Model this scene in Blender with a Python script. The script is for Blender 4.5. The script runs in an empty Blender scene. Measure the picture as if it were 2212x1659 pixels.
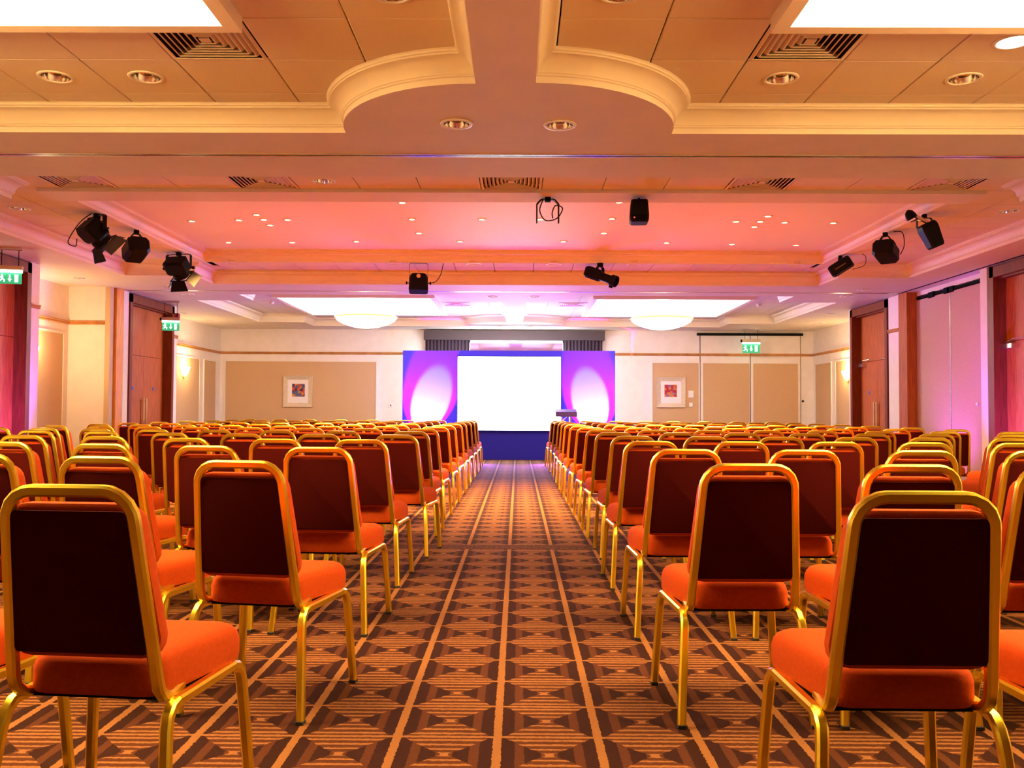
import bpy, math, random
from mathutils import Vector, Matrix
from mathutils.geometry import tessellate_polygon

random.seed(7)
sc = bpy.context.scene
C = sc.collection

# ------------------------------------------------------------------ camera
H = 1.11
FPX, PITCH, YAW, ROLL = 1940.0, 0.0308, -0.0069, 0.0046
def cam_ray(u, v):
    cr, sr = math.cos(-ROLL), math.sin(-ROLL)
    u, v = cr*u - sr*v, sr*u + cr*v
    x, y, z = u/FPX, 1.0, -v/FPX
    cp, sp = math.cos(PITCH), math.sin(PITCH)
    y, z = cp*y - sp*z, sp*y + cp*z
    cy, sy = math.cos(-YAW), math.sin(-YAW)
    return Vector((cy*x - sy*y, sy*x + cy*y, z))
fwd = cam_ray(0, 0).normalized()
rgt = (cam_ray(1, 0) - cam_ray(0, 0)).normalized()
upv = (cam_ray(0, -1) - cam_ray(0, 0)).normalized()
cd = bpy.data.cameras.new('camera'); cam = bpy.data.objects.new('camera', cd); C.objects.link(cam)
cd.sensor_width = 36.0; cd.lens = FPX/2212*36.0; cd.clip_start = 0.05; cd.clip_end = 100
M = Matrix((rgt, upv, -fwd)).transposed().to_4x4(); M.translation = (0, 0, H)
cam.matrix_world = M
sc.camera = cam

# ------------------------------------------------------------------ world, exposure, lights
w = bpy.data.worlds.new('world'); sc.world = w; w.use_nodes = True
w.node_tree.nodes['Background'].inputs[0].default_value = (1.0, 0.55, 0.3, 1)
w.node_tree.nodes['Background'].inputs[1].default_value = 0.0
sc.view_settings.view_transform = 'Standard'; sc.view_settings.look = 'None'
sc.view_settings.exposure = 0.7; sc.view_settings.gamma = 1.0; sc.view_settings.use_curve_mapping = False

WARM = (1.0, 0.52, 0.15)
PANEL1, PANEL3, SCREEN = 12.0, 3.6, 8.5
STAR_W, BOWL_E, SCONCE_W = 330.0, 5.0, 24.0

def lamp(name, kind, loc, energy, color, aim=None, **kw):
    l = bpy.data.lights.new(name, kind); l.energy = energy; l.color = color
    for k, v in kw.items(): setattr(l, k, v)
    o = bpy.data.objects.new(name, l); C.objects.link(o); o.location = loc
    if aim is not None:
        o.rotation_euler = (Vector(aim) - Vector(loc)).to_track_quat('-Z', 'Y').to_euler()
    return o
R = math.radians
# floor uplighters washing the two stage flats
for (px, tx, sg) in ((-2.38, -2.14, 1), (1.87, 1.75, -1)):
    lamp('flat_uplight_core', 'SPOT', (px-.03*sg, 20.05, 0.16), 1700, (0.0, 1.0, 0.80), (tx+.03*sg, 20.8, 1.10), spot_size=R(37), spot_blend=0.22, shadow_soft_size=0.02)
    lamp('flat_uplight_ring', 'SPOT', (px, 19.9, 0.18), 1900, (1.0, 0.0, 0.16), (tx+.03*sg, 20.8, 1.25), spot_size=R(46), spot_blend=0.18, shadow_soft_size=0.02)
    lamp('flat_uplight_wide', 'SPOT', (px, 20.2, 0.16), 40, (0.05, 0.05, 1.0), (tx, 20.8, 1.3), spot_size=R(120), spot_blend=0.5, shadow_soft_size=0.05)
# added violet spots standing in for the flats' reflected glow, thrown over the room
lamp('stage_glow_fill', 'SPOT', (-1.0, 19.4, 0.15), 300, (0.38, 0.10, 1.0), (-0.6, 15.0, 3.1), spot_size=R(158), spot_blend=0.6, shadow_soft_size=0.15)
lamp('stage_glow_fill', 'SPOT', (0.8, 19.4, 0.15), 300, (0.62, 0.12, 1.0), (0.6, 14.0, 3.1), spot_size=R(158), spot_blend=0.6, shadow_soft_size=0.15)
# violet floor uplighters against the side walls
lamp('wall_uplight', 'SPOT', (-6.0, 11.3, 0.2), 330, (0.24, 0.05, 1.0), (-6.8, 11.6, 1.05), spot_size=R(66), spot_blend=0.8, shadow_soft_size=0.08)
lamp('wall_uplight', 'SPOT', (5.8, 11.3, 0.2), 330, (0.24, 0.05, 1.0), (6.6, 11.75, 1.05), spot_size=R(66), spot_blend=0.8, shadow_soft_size=0.08)
lamp('wall_uplight', 'SPOT', (5.5, 13.4, 0.2), 80, (0.50, 0.08, 1.0), (6.6, 13.5, 1.1), spot_size=R(84), spot_blend=0.9, shadow_soft_size=0.08)

# ------------------------------------------------------------------ helpers
def lin(r, g, b):
    f = lambda c: (c/255/12.92) if c/255 <= .04045 else ((c/255+.055)/1.055)**2.4
    return (f(r), f(g), f(b))
MATS = {}
def mat(name, col, rough=.6, metal=0.0, noise=0.0, nscale=40.0, bump=0.0, bscale=200.0, emit=None, estr=0.0, spec=.5, sheen=0.0, stretch=None, trans=0.0):
    if name in MATS: return MATS[name]
    m = bpy.data.materials.new(name); m.use_nodes = True; nt = m.node_tree; b = nt.nodes['Principled BSDF']
    b.inputs['Base Color'].default_value = (*col, 1); b.inputs['Roughness'].default_value = rough; b.inputs['Metallic'].default_value = metal
    b.inputs['Specular IOR Level'].default_value = spec
    if sheen: b.inputs['Sheen Weight'].default_value = sheen; b.inputs['Sheen Tint'].default_value = (*[min(1, c*1.3+.05) for c in col], 1)
    if trans: b.inputs['Transmission Weight'].default_value = trans
    tc = None
    if noise or bump:
        tc = nt.nodes.new('ShaderNodeTexCoord'); mp = nt.nodes.new('ShaderNodeMapping'); nt.links.new(tc.outputs['Object'], mp.inputs[0])
        if stretch: mp.inputs['Scale'].default_value = stretch
    if noise:
        n = nt.nodes.new('ShaderNodeTexNoise'); n.inputs['Scale'].default_value = nscale; n.inputs['Detail'].default_value = 3
        nt.links.new(mp.outputs[0], n.inputs['Vector'])
        r = nt.nodes.new('ShaderNodeValToRGB'); nt.links.new(n.outputs['Fac'], r.inputs[0])
        r.color_ramp.elements[0].position = .3; r.color_ramp.elements[1].position = .7
        r.color_ramp.elements[0].color = (*[c*(1-noise) for c in col], 1); r.color_ramp.elements[1].color = (*[min(1, c*(1+noise)) for c in col], 1)
        nt.links.new(r.outputs[0], b.inputs['Base Color'])
    if bump:
        n = nt.nodes.new('ShaderNodeTexNoise'); n.inputs['Scale'].default_value = bscale; n.inputs['Detail'].default_value = 2
        nt.links.new(mp.outputs[0], n.inputs['Vector'])
        bp = nt.nodes.new('ShaderNodeBump'); bp.inputs['Strength'].default_value = bump; bp.inputs['Distance'].default_value = .002
        nt.links.new(n.outputs['Fac'], bp.inputs['Height']); nt.links.new(bp.outputs[0], b.inputs['Normal'])
    if emit: b.inputs['Emission Color'].default_value = (*emit, 1); b.inputs['Emission Strength'].default_value = estr
    MATS[name] = m; return m

PLASTER = mat('plaster', (.78, .72, .64), .7, noise=.03, nscale=3, bump=.1, bscale=90)
COFFER = mat('lightened_coffer_paint', (.92, .88, .84), .6)  # ceiling paint whitened, so the coffer's extra light sits in its colour
CORNICE = mat('cornice_paint', (.84, .78, .68), .55)
TILE = mat('ceiling_tile', (.80, .71, .58), .85, noise=.06, nscale=160, bump=.25, bscale=300)
WALLP = mat('wall_paint', (.86, .80, .74), .75, noise=.03, nscale=6, bump=.15, bscale=140)
FABRIC = mat('wall_fabric', (.62, .41, .22), .95, noise=.10, nscale=120, bump=.35, bscale=420)
WOOD = mat('cherry_wood', (.44, .115, .022), .5, spec=.25, noise=.28, nscale=5, stretch=(9, 9, .7))
WOODD = mat('dark_cherry', (.19, .036, .010), .45, spec=.25, noise=.25, nscale=5, stretch=(9, 9, .7))
RAILW = mat('rail_wood', (.50, .22, .06), .4, noise=.2, nscale=6)
GOLD = mat('gold_anodised', (.96, .80, .075), .28, 1.0, noise=.015, nscale=20)
SEATF = mat('orange_red_velvet', (.37, .050, .005), .9, noise=.08, nscale=90, bump=.2, bscale=500, sheen=.08, spec=.12)
BACKF = mat('shaded_maroon_fabric', (.045, .0018, .0012), .95, noise=.1, nscale=150, bump=.2, bscale=600, spec=.08)  # maroon back fabric darkened, so shade on the chair backs is in its colour
BLACK = mat('black_metal', (.003, .0028, .0028), .5, 0, spec=.14)
BLACKM = mat('black_matt', (.004, .0035, .0035), .85, spec=.1)
GREYM = mat('flap_grey', (.05, .042, .034), .6, 0)
CHROME = mat('chrome', (.85, .82, .78), .12, 1.0)
ALU = mat('aluminium', (.72, .70, .68), .25, 1.0)
DARK = mat('void_dark', (.02, .015, .012), .9)
RUBBER = mat('black_rubber', (.01, .01, .01), .7)
DIFF1 = mat('diffuser_near', (.9, .9, .9), .6, emit=(1.0, .60, .24), estr=PANEL1)
DIFF3 = mat('diffuser_far', (.9, .9, .9), .6, emit=(1.0, .86, .74), estr=PANEL3)
STARM = mat('halogen_lens', (1, 1, 1), .4, emit=(1.0, .72, .38), estr=30.0)
LITDL = mat('lit_downlight', (1, 1, 1), .4, emit=(1.0, .82, .55), estr=14.0)
BOWL = mat('bowl_glass', (.9, .85, .75), .35, emit=(1.0, .84, .58), estr=BOWL_E)
BOWLN = mat('bowl_glass_near', (.9, .85, .75), .35, emit=(1.0, .60, .22), estr=36.0)
SCREENM = mat('screen_lit', (.9, .9, .9), .8, emit=(.93, .97, 1.0), estr=SCREEN)
SETBLUE = mat('blue_set_fabric', (.05, .035, .75), .85, noise=.03, nscale=200)
SETBASE = mat('blue_base_fabric', (.006, .003, .24), .85, noise=.15, nscale=300)
CURT = mat('plum_curtain', (.060, .035, .055), .9, noise=.12, nscale=60)
PELM = mat('plum_pelmet', (.085, .058, .062), .9, noise=.06, nscale=200)
WHITEP = mat('white_plastic', (.85, .83, .80), .4)
FRAMEW = mat('pale_frame', (.66, .55, .38), .45, noise=.10, nscale=25)
MATB = mat('mount_board', (.86, .83, .80), .9)
GREEN = mat('exit_green', (.02, .30, .12), .4, emit=(.03, .42, .18), estr=.6)
GLYPH = mat('exit_white', (.9, .95, .9), .5, emit=(.9, 1, .92), estr=2.2)
TUBE = mat('exit_tube', (.9, .95, .9), .4, emit=(.85, 1, .92), estr=5.0)
RED = mat('alarm_red', (.35, .02, .03), .4)
LECT = mat('lectern_violet', (.10, .06, .22), .5)
MIRROR = mat('window_glass', (.80, .82, .88), .05, 1.0)
GAPL = mat('door_gap_light', (.8, .9, .9), .5, emit=(.75, 1, 1), estr=2.5)
SCONCE = mat('sconce_glass', (.95, .85, .65), .4, emit=(1.0, .70, .32), estr=14.0)
LENS = mat('lamp_lens', (.05, .05, .06), .08, 0, spec=.8)

class MB:
    def __init__(s): s.v = []; s.f = []; s.smooth = False
    def add(s, vs, fs):
        o = len(s.v); s.v += [tuple(v) for v in vs]; s.f += [tuple(i+o for i in f) for f in fs]; return s
    def box(s, a, b):
        x0, y0, z0 = a; x1, y1, z1 = b
        return s.add([(x0,y0,z0),(x1,y0,z0),(x1,y1,z0),(x0,y1,z0),(x0,y0,z1),(x1,y0,z1),(x1,y1,z1),(x0,y1,z1)],
                     [(0,3,2,1),(4,5,6,7),(0,1,5,4),(1,2,6,5),(2,3,7,6),(3,0,4,7)])
    def cbox(s, c, d, M=None):
        m = MB().box([-q/2 for q in d], [q/2 for q in d])
        vs = [Vector(v) for v in m.v]
        if M is not None: vs = [M @ v for v in vs]
        return s.add([v + Vector(c) for v in vs], m.f)
    def bevbox(s, a, b, e):                      # box with chamfered vertical-ish edges all round
        x0,y0,z0 = a; x1,y1,z1 = b
        rings = []
        for z, i in ((z0, e), (z0+e, 0), (z1-e, 0), (z1, e)):
            X0,X1,Y0,Y1 = x0+i, x1-i, y0+i, y1-i
            rings.append([(X0+e,Y0,z),(X1-e,Y0,z),(X1,Y0+e,z),(X1,Y1-e,z),(X1-e,Y1,z),(X0+e,Y1,z),(X0,Y1-e,z),(X0,Y0+e,z)])
        return s.loft(rings)
    def loft(s, rings, cap=True, closed=True):
        n = len(rings[0]); vs = [p for r in rings for p in r]; fs = []
        for k in range(len(rings)-1):
            for i in range(n if closed else n-1):
                j = (i+1) % n
                fs.append((k*n+i, k*n+j, (k+1)*n+j, (k+1)*n+i))
        if cap: fs.append(tuple(range(n-1, -1, -1))); fs.append(tuple((len(rings)-1)*n+i for i in range(n)))
        return s.add(vs, fs)
    def lathe(s, prof, seg=24, M=None, c=(0,0,0), cap=True):
        rings = []
        for r, z in prof:
            rings.append([Vector((r*math.cos(2*math.pi*i/seg), r*math.sin(2*math.pi*i/seg), z)) for i in range(seg)])
        if M is not None: rings = [[M @ p for p in r] for r in rings]
        rings = [[p + Vector(c) for p in r] for r in rings]
        return s.loft(rings, cap)
    def sweep(s, path, prof, nrm, cap=True):
        P = [Vector(p) for p in path]; n = Vector(nrm).normalized(); rings = []
        for i, p in enumerate(P):
            if i == 0: t = P[1]-P[0]
            elif i == len(P)-1: t = P[-1]-P[-2]
            else: t = (P[i+1]-P[i]).normalized() + (P[i]-P[i-1]).normalized()
            t.normalize()
            n = (n - t*n.dot(t)).normalized(); b = t.cross(n)
            sc_ = 1.0
            rings.append([p + n*a + b*c_ for a, c_ in prof])
        return s.loft(rings, cap)
    def tf(s, M): s.v = [tuple(M @ Vector(v)) for v in s.v]; return s
    def build(s, name, m, parent=None, smooth=False):
        me = bpy.data.meshes.new(name); me.from_pydata(s.v, [], s.f); me.update()
        me.materials.append(m)
        if smooth:
            for p in me.polygons: p.use_smooth = True
            try: me.set_sharp_from_angle(angle=R(38))
            except Exception: pass
        return place(name, me, parent)
def place(name, me, parent=None, loc=(0,0,0)):
    o = bpy.data.objects.new(name, me); C.objects.link(o); o.location = loc
    if parent is not None: o.parent = parent
    return o
def rprof(w, h, e):
    w /= 2; h /= 2
    return [(-w+e,-h),(w-e,-h),(w,-h+e),(w,h-e),(w-e,h),(-w+e,h),(-w,h-e),(-w,-h+e)]
def cprof(r, n=8): return [(r*math.cos(2*math.pi*i/n), r*math.sin(2*math.pi*i/n)) for i in range(n)]
def tag(o, label, cat, group=None):
    o['label'] = label; o['category'] = cat
    if group: o['group'] = group
    return o
def thing(name, label, cat, loc=(0,0,0), rz=0.0, group=None):
    o = bpy.data.objects.new(name, None); C.objects.link(o); o.empty_display_size = .1
    o.location = loc; o.rotation_euler = (0, 0, rz); return tag(o, label, cat, group)
def struct(o): o['kind'] = 'structure'; return o
def copy_tree(o, parent=None):
    c = o.copy(); C.objects.link(c)
    if parent is not None: c.parent = parent
    for ch in list(o.children): copy_tree(ch, c)
    return c
def arc(cx, cy, r, a0, a1, n): return [(cx+r*math.cos(R(a0+(a1-a0)*i/n)), cy+r*math.sin(R(a0+(a1-a0)*i/n))) for i in range(n+1)]

# ------------------------------------------------------------------ floor: patterned carpet
def carpet():
    m = bpy.data.materials.new('patterned_carpet'); m.use_nodes = True; nt = m.node_tree; N = nt.nodes; L = nt.links
    b = N['Principled BSDF']; b.inputs['Roughness'].default_value = .95; b.inputs['Specular IOR Level'].default_value = .15
    tc = N.new('ShaderNodeTexCoord')
    nz = N.new('ShaderNodeTexNoise'); nz.inputs['Scale'].default_value = 70; nz.inputs['Detail'].default_value = 2; L.new(tc.outputs['Object'], nz.inputs['Vector'])
    sp = N.new('ShaderNodeSeparateXYZ'); L.new(tc.outputs['Object'], sp.inputs[0])
    sn = N.new('ShaderNodeSeparateColor'); L.new(nz.outputs['Color'], sn.inputs[0])
    def mth(op, a, b_=None, c=None):
        n = N.new('ShaderNodeMath'); n.operation = op
        for i, q in enumerate((a, b_, c)):
            if q is None: continue
            if isinstance(q, (int, float)): n.inputs[i].default_value = q
            else: L.new(q, n.inputs[i])
        return n.outputs[0]
    jx = mth('MULTIPLY', mth('SUBTRACT', sn.outputs[0], .5), .012); jy = mth('MULTIPLY', mth('SUBTRACT', sn.outputs[1], .5), .012)
    x = mth('ADD', sp.outputs[0], jx); y = mth('ADD', sp.outputs[1], jy)
    def cell(q, off, per):
        u = mth('FRACT', mth('DIVIDE', mth('SUBTRACT', q, off), per))
        return mth('MULTIPLY', mth('ABSOLUTE', mth('SUBTRACT', u, .5)), 2.0)     # 0 at the centre, 1 on the grid line
    a = cell(x, -.065-10*.342, .342); v = cell(y, 3.10-20*.317, .317)
    tan, mid, dk = (.200, .086, .028, 1), (.060, .0165, .005, 1), (.020, .0034, .0013, 1)
    def ramp(fac, stops):
        r = N.new('ShaderNodeValToRGB'); r.color_ramp.interpolation = 'CONSTANT'
        e = r.color_ramp.elements; e[0].position = 0; e[0].color = stops[0][1]; e[1].position = stops[1][0]; e[1].color = stops[1][1]
        for p, c in stops[2:]: q = e.new(p); q.color = c
        L.new(fac, r.inputs[0]); return r.outputs[0]
    side = ramp(a, [(0, tan), (.08, mid), (.16, dk), (.47, mid), (.66, dk), (.915, tan)])
    ends = ramp(v, [(0, tan), (.10, mid), (.25, tan), (.33, mid), (.49, tan), (.59, mid), (.75, tan), (.85, mid), (.95, tan)])
    sect = mth('GREATER_THAN', mth('POWER', a, 1.25), mth('MULTIPLY', v, .86))
    def mix(f, A, B):
        n = N.new('ShaderNodeMix'); n.data_type = 'RGBA'
        if isinstance(f, float): n.inputs[0].default_value = f
        else: L.new(f, n.inputs[0])
        for i, q in ((6, A), (7, B)):
            if isinstance(q, tuple): n.inputs[i].default_value = q
            else: L.new(q, n.inputs[i])
        return n.outputs[2]
    c = mix(sect, ends, side)
    c = mix(mth('GREATER_THAN', a, .915), c, tan)
    c = mix(mth('GREATER_THAN', v, .945), c, tan)
    # plain joint strips under the partition tracks
    def band(y0, y1): return mth('MULTIPLY', mth('GREATER_THAN', sp.outputs[1], y0), mth('LESS_THAN', sp.outputs[1], y1))
    n2 = N.new('ShaderNodeTexNoise'); n2.inputs['Scale'].default_value = 55; L.new(tc.outputs['Object'], n2.inputs['Vector'])
    strip = mix(mth('GREATER_THAN', n2.outputs['Fac'], .5), dk, (.10, .034, .010, 1))
    c = mix(mth('MAXIMUM', band(7.28, 7.52), band(15.12, 15.30)), c, strip)
    n3 = N.new('ShaderNodeTexNoise'); n3.inputs['Scale'].default_value = 260; n3.inputs['Detail'].default_value = 2; L.new(tc.outputs['Object'], n3.inputs['Vector'])
    hsv = N.new('ShaderNodeHueSaturation'); L.new(c, hsv.inputs['Color']); L.new(mth('MULTIPLY_ADD', n3.outputs['Fac'], .9, .55), hsv.inputs['Value'])
    L.new(hsv.outputs[0], b.inputs['Base Color'])
    bp = N.new('ShaderNodeBump'); bp.inputs['Strength'].default_value = .5; bp.inputs['Distance'].default_value = .003
    L.new(n3.outputs['Fac'], bp.inputs['Height']); L.new(bp.outputs[0], b.inputs['Normal'])
    return m
CARPET = carpet()
struct(MB().box((-8.2, -6.2, -.1), (8.2, 22.4, 0)).build('floor', CARPET))

# ------------------------------------------------------------------ ceiling
ZS, HC, Z3 = 3.12, 3.304, 3.45
TP, TX0 = .597, -.97
XL, XR = -7.35, 7.25
YB = 22.08
def half_tray(side, y0, y1):
    cx, xn, xw, r = (-.27, -4.85, -5.88, .985) if side < 0 else (.10, 4.75, 5.79, 1.0)
    if side < 0:
        p = arc(cx, y0, r, 90, 180, 14) + [(xn, y0), (xn, y0+.87), (xw, y0+.87), (xw, y1-.87), (xn, y1-.87), (xn, y1)] + arc(cx, y1, r, 180, 270, 14)
    else:
        p = arc(cx, y0, r, 90, 0, 14) + [(xn, y0), (xn, y0+.87), (xw, y0+.87), (xw, y1-.87), (xn, y1-.87), (xn, y1)] + arc(cx, y1, r, 0, -90, 14)
    return p
B1, B2, B3 = (.75, 6.43), (7.65, 14.2), (15.47, 21.15)
tray2 = [(-4.85, B2[0]), (-4.85, 8.5), (-5.88, 8.5), (-5.88, 13.33), (-4.85, 13.33), (-4.85, B2[1]), (4.75, B2[1]), (4.75, 13.33), (5.79, 13.33), (5.79, 8.5), (4.75, 8.5), (4.75, B2[0])]
trays = [half_tray(-1, *B1), half_tray(1, *B1), tray2, half_tray(-1, *B3), half_tray(1, *B3)]
soffit_dl = [(-.44, 6.22), (.285, 6.24), (-6.70, 13.6), (-5.69, 14.05+.45), (-5.72, 15.63-.2), (-6.90, 18.48), (-6.85, 19.88), (-6.67, 21.5), (-5.75, 21.4), (5.62, 14.6), (5.61, 15.35), (6.30, 18.12), (6.75, 20.06), (5.64, 21.45), (-.447, 15.62), (.282, 15.6), (6.73, 21.06), (-.44, 20.95), (.285, 20.95)]
def soffit():
    outer = [(XL, -6.0), (XR, -6.0), (XR, YB), (XL, YB)]
    holes = [list(t) for t in trays] + [arc(x, y, .098, 0, 360-22.5, 15) for x, y in soffit_dl]
    polys = [[Vector((x, y, 0)) for x, y in q] for q in [outer]+holes]
    flat = [v for q in polys for v in q]
    tris = tessellate_polygon(polys)
    m = MB(); m.v = [(v.x, v.y, ZS) for v in flat]; m.f = []
    for t in tris:
        a, b, c = [flat[i] for i in t]
        nz = (b-a).cross(c-a).z
        if abs(nz) < 1e-9: continue
        m.f.append(tuple(t) if nz < 0 else (t[0], t[2], t[1]))
    return m
ceiling = struct(soffit().build('ceiling', PLASTER))
def loop_offset(pts, d):
    n = len(pts); A = sum(pts[i][0]*pts[(i+1)%n][1]-pts[(i+1)%n][0]*pts[i][1] for i in range(n)); sg = 1 if A > 0 else -1
    out = []
    for i in range(n):
        p0, p1, p2 = Vector(pts[i-1]), Vector(pts[i]), Vector(pts[(i+1)%n])
        e1 = (p1-p0).normalized(); e2 = (p2-p1).normalized()
        n1 = Vector((-e1.y, e1.x))*sg; n2 = Vector((-e2.y, e2.x))*sg
        k = 1+n1.dot(n2); q = p1 + (n1+n2)*(d/max(k, .3)); out.append((q.x, q.y))
    return out
COVE = [(0,0), (0,.040), (.010,.044), (.010,.054), (.016,.058)] + [(.016+.074*(1-math.cos(R(t))), .058+.090*math.sin(R(t))) for t in (18, 36, 54, 72, 90)] + [(.098,.150), (.098,.160), (.108,.164), (.108,.176), (.118,.184)]
def cornice(pts, z0, h, name='cornice'):
    rings = []
    for o, z in COVE:
        q = loop_offset(pts, o); rings.append([(x, y, z0+z*h/.184) for x, y in q])
    return MB().loft(rings, cap=False).build(name, CORNICE, ceiling, smooth=True)
def dedupe(p):
    o = []
    for q in p:
        if not o or (Vector(q)-Vector(o[-1])).length > 1e-5: o.append(q)
    if (Vector(o[0])-Vector(o[-1])).length < 1e-5: o.pop()
    return o
for t in trays: cornice(dedupe(t), ZS, HC-ZS)
# backing slabs above the tiles
MB().box((-7.6, .5, HC+.10), (7.6, 7.2, HC+.16)).build('ceiling_slab', DARK, ceiling)
# far bay: grid ceiling too small in view to pick tiles apart
def grid_mat():
    m = bpy.data.materials.new('far_tile_grid'); m.use_nodes = True; nt = m.node_tree; b = nt.nodes['Principled BSDF']
    b.inputs['Roughness'].default_value = .85
    tc = nt.nodes.new('ShaderNodeTexCoord'); br = nt.nodes.new('ShaderNodeTexBrick'); br.offset = 0; br.squash = 1
    for k, v in (('Scale', 1.0), ('Mortar Size', .008), ('Brick Width', TP), ('Row Height', TP)): br.inputs[k].default_value = v
    br.inputs['Color1'].default_value = br.inputs['Color2'].default_value = (.74, .67, .60, 1); br.inputs['Mortar'].default_value = (.5, .44, .38, 1)
    nt.links.new(tc.outputs['Object'], br.inputs['Vector']); nt.links.new(br.outputs['Color'], b.inputs['Base Color']); return m
MB().add([(-6.1, 15.2, HC), (6.1, 15.2, HC), (6.1, 21.4, HC), (-6.1, 21.4, HC)], [(0, 3, 2, 1)]).build('far_tile_field', grid_mat(), ceiling)
# centre coffer
cof = [(-4.65, 9.2), (4.47, 9.2), (4.47, 13.2), (-4.65, 13.2)]
cornice(cof, HC, Z3-HC, 'coffer_cornice')
MB().box((-4.9, 8.9, Z3), (4.8, 13.5, Z3+.05)).build('coffer_ceiling', COFFER, ceiling)
MB().box((-4.78, 8.80, HC-.035), (4.60, 9.2, HC+.02)).build('coffer_border', PLASTER, ceiling)

# tiles
DLR = .094
def tile_mesh(w, d, hole=False):
    g = .004; x0, x1, y0, y1, t = -w/2+g, w/2-g, -d/2+g, d/2-g, .016
    e = .006; m = MB()
    if not hole:
        m.loft([[(x0,y0,t),(x1,y0,t),(x1,y1,t),(x0,y1,t)], [(x0,y0,e*.6),(x1,y0,e*.6),(x1,y1,e*.6),(x0,y1,e*.6)], [(x0+e,y0+e,0),(x1-e,y0+e,0),(x1-e,y1-e,0),(x0+e,y1-e,0)]])
    else:
        n = 24; sq = []
        for i in range(n):
            a = 2*math.pi*i/n; cx, cy = math.cos(a), math.sin(a); k = min((x1/abs(cx)) if abs(cx) > 1e-6 else 9, (y1/abs(cy)) if abs(cy) > 1e-6 else 9); sq.append((cx*k, cy*k))
        m.loft([[(x,y,t) for x,y in sq], [(x,y,0) for x,y in sq], [(DLR*math.cos(2*math.pi*i/n), DLR*math.sin(2*math.pi*i/n), 0) for i in range(n)], [(DLR*math.cos(2*math.pi*i/n), DLR*math.sin(2*math.pi*i/n), t) for i in range(n)]], cap=False)
    me = bpy.data.meshes.new('ceiling_tile'); me.from_pydata(m.v, [], m.f); me.update(); me.materials.append(TILE); return me
TM = {}
def tile(x0, x1, y0, y1, hole=False):
    k = (round(x1-x0, 3), round(y1-y0, 3), hole)
    if k not in TM: TM[k] = tile_mesh(x1-x0, y1-y0, hole)
    o = place('ceiling_tile', TM[k], ceiling, ((x0+x1)/2, (y0+y1)/2, HC)); return o
panels1 = [(-4.55, -1.57), (1.43, 4.40)]
dl_tiles = []                      # downlight centres in tiles
def near(x, y, lst, r=.2): return any(abs(x-a) < r and abs(y-b) < r for a, b in lst)
dl1 = [(-3.06, 5.835), (-2.46, 5.835), (-.67, 4.645), (1.71, 5.835), (2.905, 5.835), (.51, 4.645), (2.905, 5.24)]
dl1 = [(TX0+TP*(round((x-TX0)/TP-.5)+.5), 4.95+.593*(round((y-4.95)/.593-.5)+.5)) for x, y in dl1]
vents = []
def inpoly(x, y, p):
    c = False; n = len(p)
    for i in range(n):
        (x1, y1), (x2, y2) = p[i], p[(i+1) % n]
        if (y1 > y) != (y2 > y) and x < (x2-x1)*(y-y1)/(y2-y1)+x1: c = not c
    return c
vent1 = [(TX0-1.5*TP, 4.95+.593*.5), (TX0+4.5*TP, 4.95+.593*.5)]
for j in range(-4, 3):
    y0 = 4.95+.593*j; y1 = y0+.593
    for i in range(-9, 13):
        x0 = TX0+TP*i; x1 = x0+TP; cx, cy = (x0+x1)/2, (y0+y1)/2
        if cy < 2.6: continue
        if any(a-.05 < cx < b+.05 for a, b in panels1) and cy < 4.95: continue
        inside = any(inpoly(x0+TP*a, y0+.593*b, t) for t in trays[:2] for a in (0, .25, .5, .75, 1) for b in (0, .25, .5, .75, 1))
        if not inside: continue
        if near(cx, cy, vent1): continue
        tile(x0, x1, y0, y1, near(cx, cy, dl1, .1))
dl2 = [(-1.865, 8.5), (-5.445, 9.4), (-5.445, 11.19), (-5.445, 12.68), (5.30, 11.19), (5.30, 12.68), (-1.865, 13.57), (-.67, 13.57), (.523, 13.57), (1.717, 13.57), (-4.25, 13.57), (4.105, 13.57), (5.30, 9.4)]
Y2 = 8.80
dl2 = [(TX0+TP*(round((x-TX0)/TP-.5)+.5), Y2+TP*(round((y-Y2)/TP-.5)+.5)) for x, y in dl2]
vent2 = [(TX0+TP*(k+.5), Y2-TP*.5) for k in (-6, -3, 1, 5, 8)]
vent2[4] = (TX0+TP*8.5, Y2-TP*.5)
for j in range(-2, 10):
    y0 = Y2+TP*j; y1 = y0+TP
    for i in range(-9, 12):
        x0 = TX0+TP*i; x1 = x0+TP; cx, cy = (x0+x1)/2, (y0+y1)/2
        if not any(inpoly(x0+TP*a, y0+TP*b, tray2) for a in (0, .5, 1) for b in (0, .5, 1)): continue
        if near(cx, cy, vent2): continue
        X0, X1, Y0, Y1 = x0, x1, y0, y1
        if Y0 < 13.2-.01 and Y1 > 8.81 and X0 < 4.47 and X1 > -4.65:            # overlaps the coffer opening or its border: trim
            if X0 < -4.65 and X1 > -4.65: X1 = -4.65
            elif X1 > 4.47 and X0 < 4.47: X0 = 4.47
            elif Y1 > 13.2 and Y0 < 13.2: Y0 = 13.2
            else: continue
        if X1-X0 < .05 or Y1-Y0 < .05: continue
        hole = near(cx, cy, dl2, .1) and abs((X1-X0)-TP) < .01 and abs((Y1-Y0)-TP) < .01
        tile(X0, X1, Y0, Y1, hole)
MB().box((-6.1, 7.4, HC+.10), (-4.65, 14.4, HC+.13)).box((4.47, 7.4, HC+.10), (6.0, 14.4, HC+.13)).box((-4.65, 7.4, HC+.10), (4.47, 8.9, HC+.13)).box((-4.65, 13.3, HC+.10), (4.47, 14.4, HC+.13)).build('ceiling_slab', DARK, ceiling)
MB().box((-7.5, -6.1, ZS+.12), (7.4, .7, ZS+.16)).build('ceiling_slab', DARK, ceiling)
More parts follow.
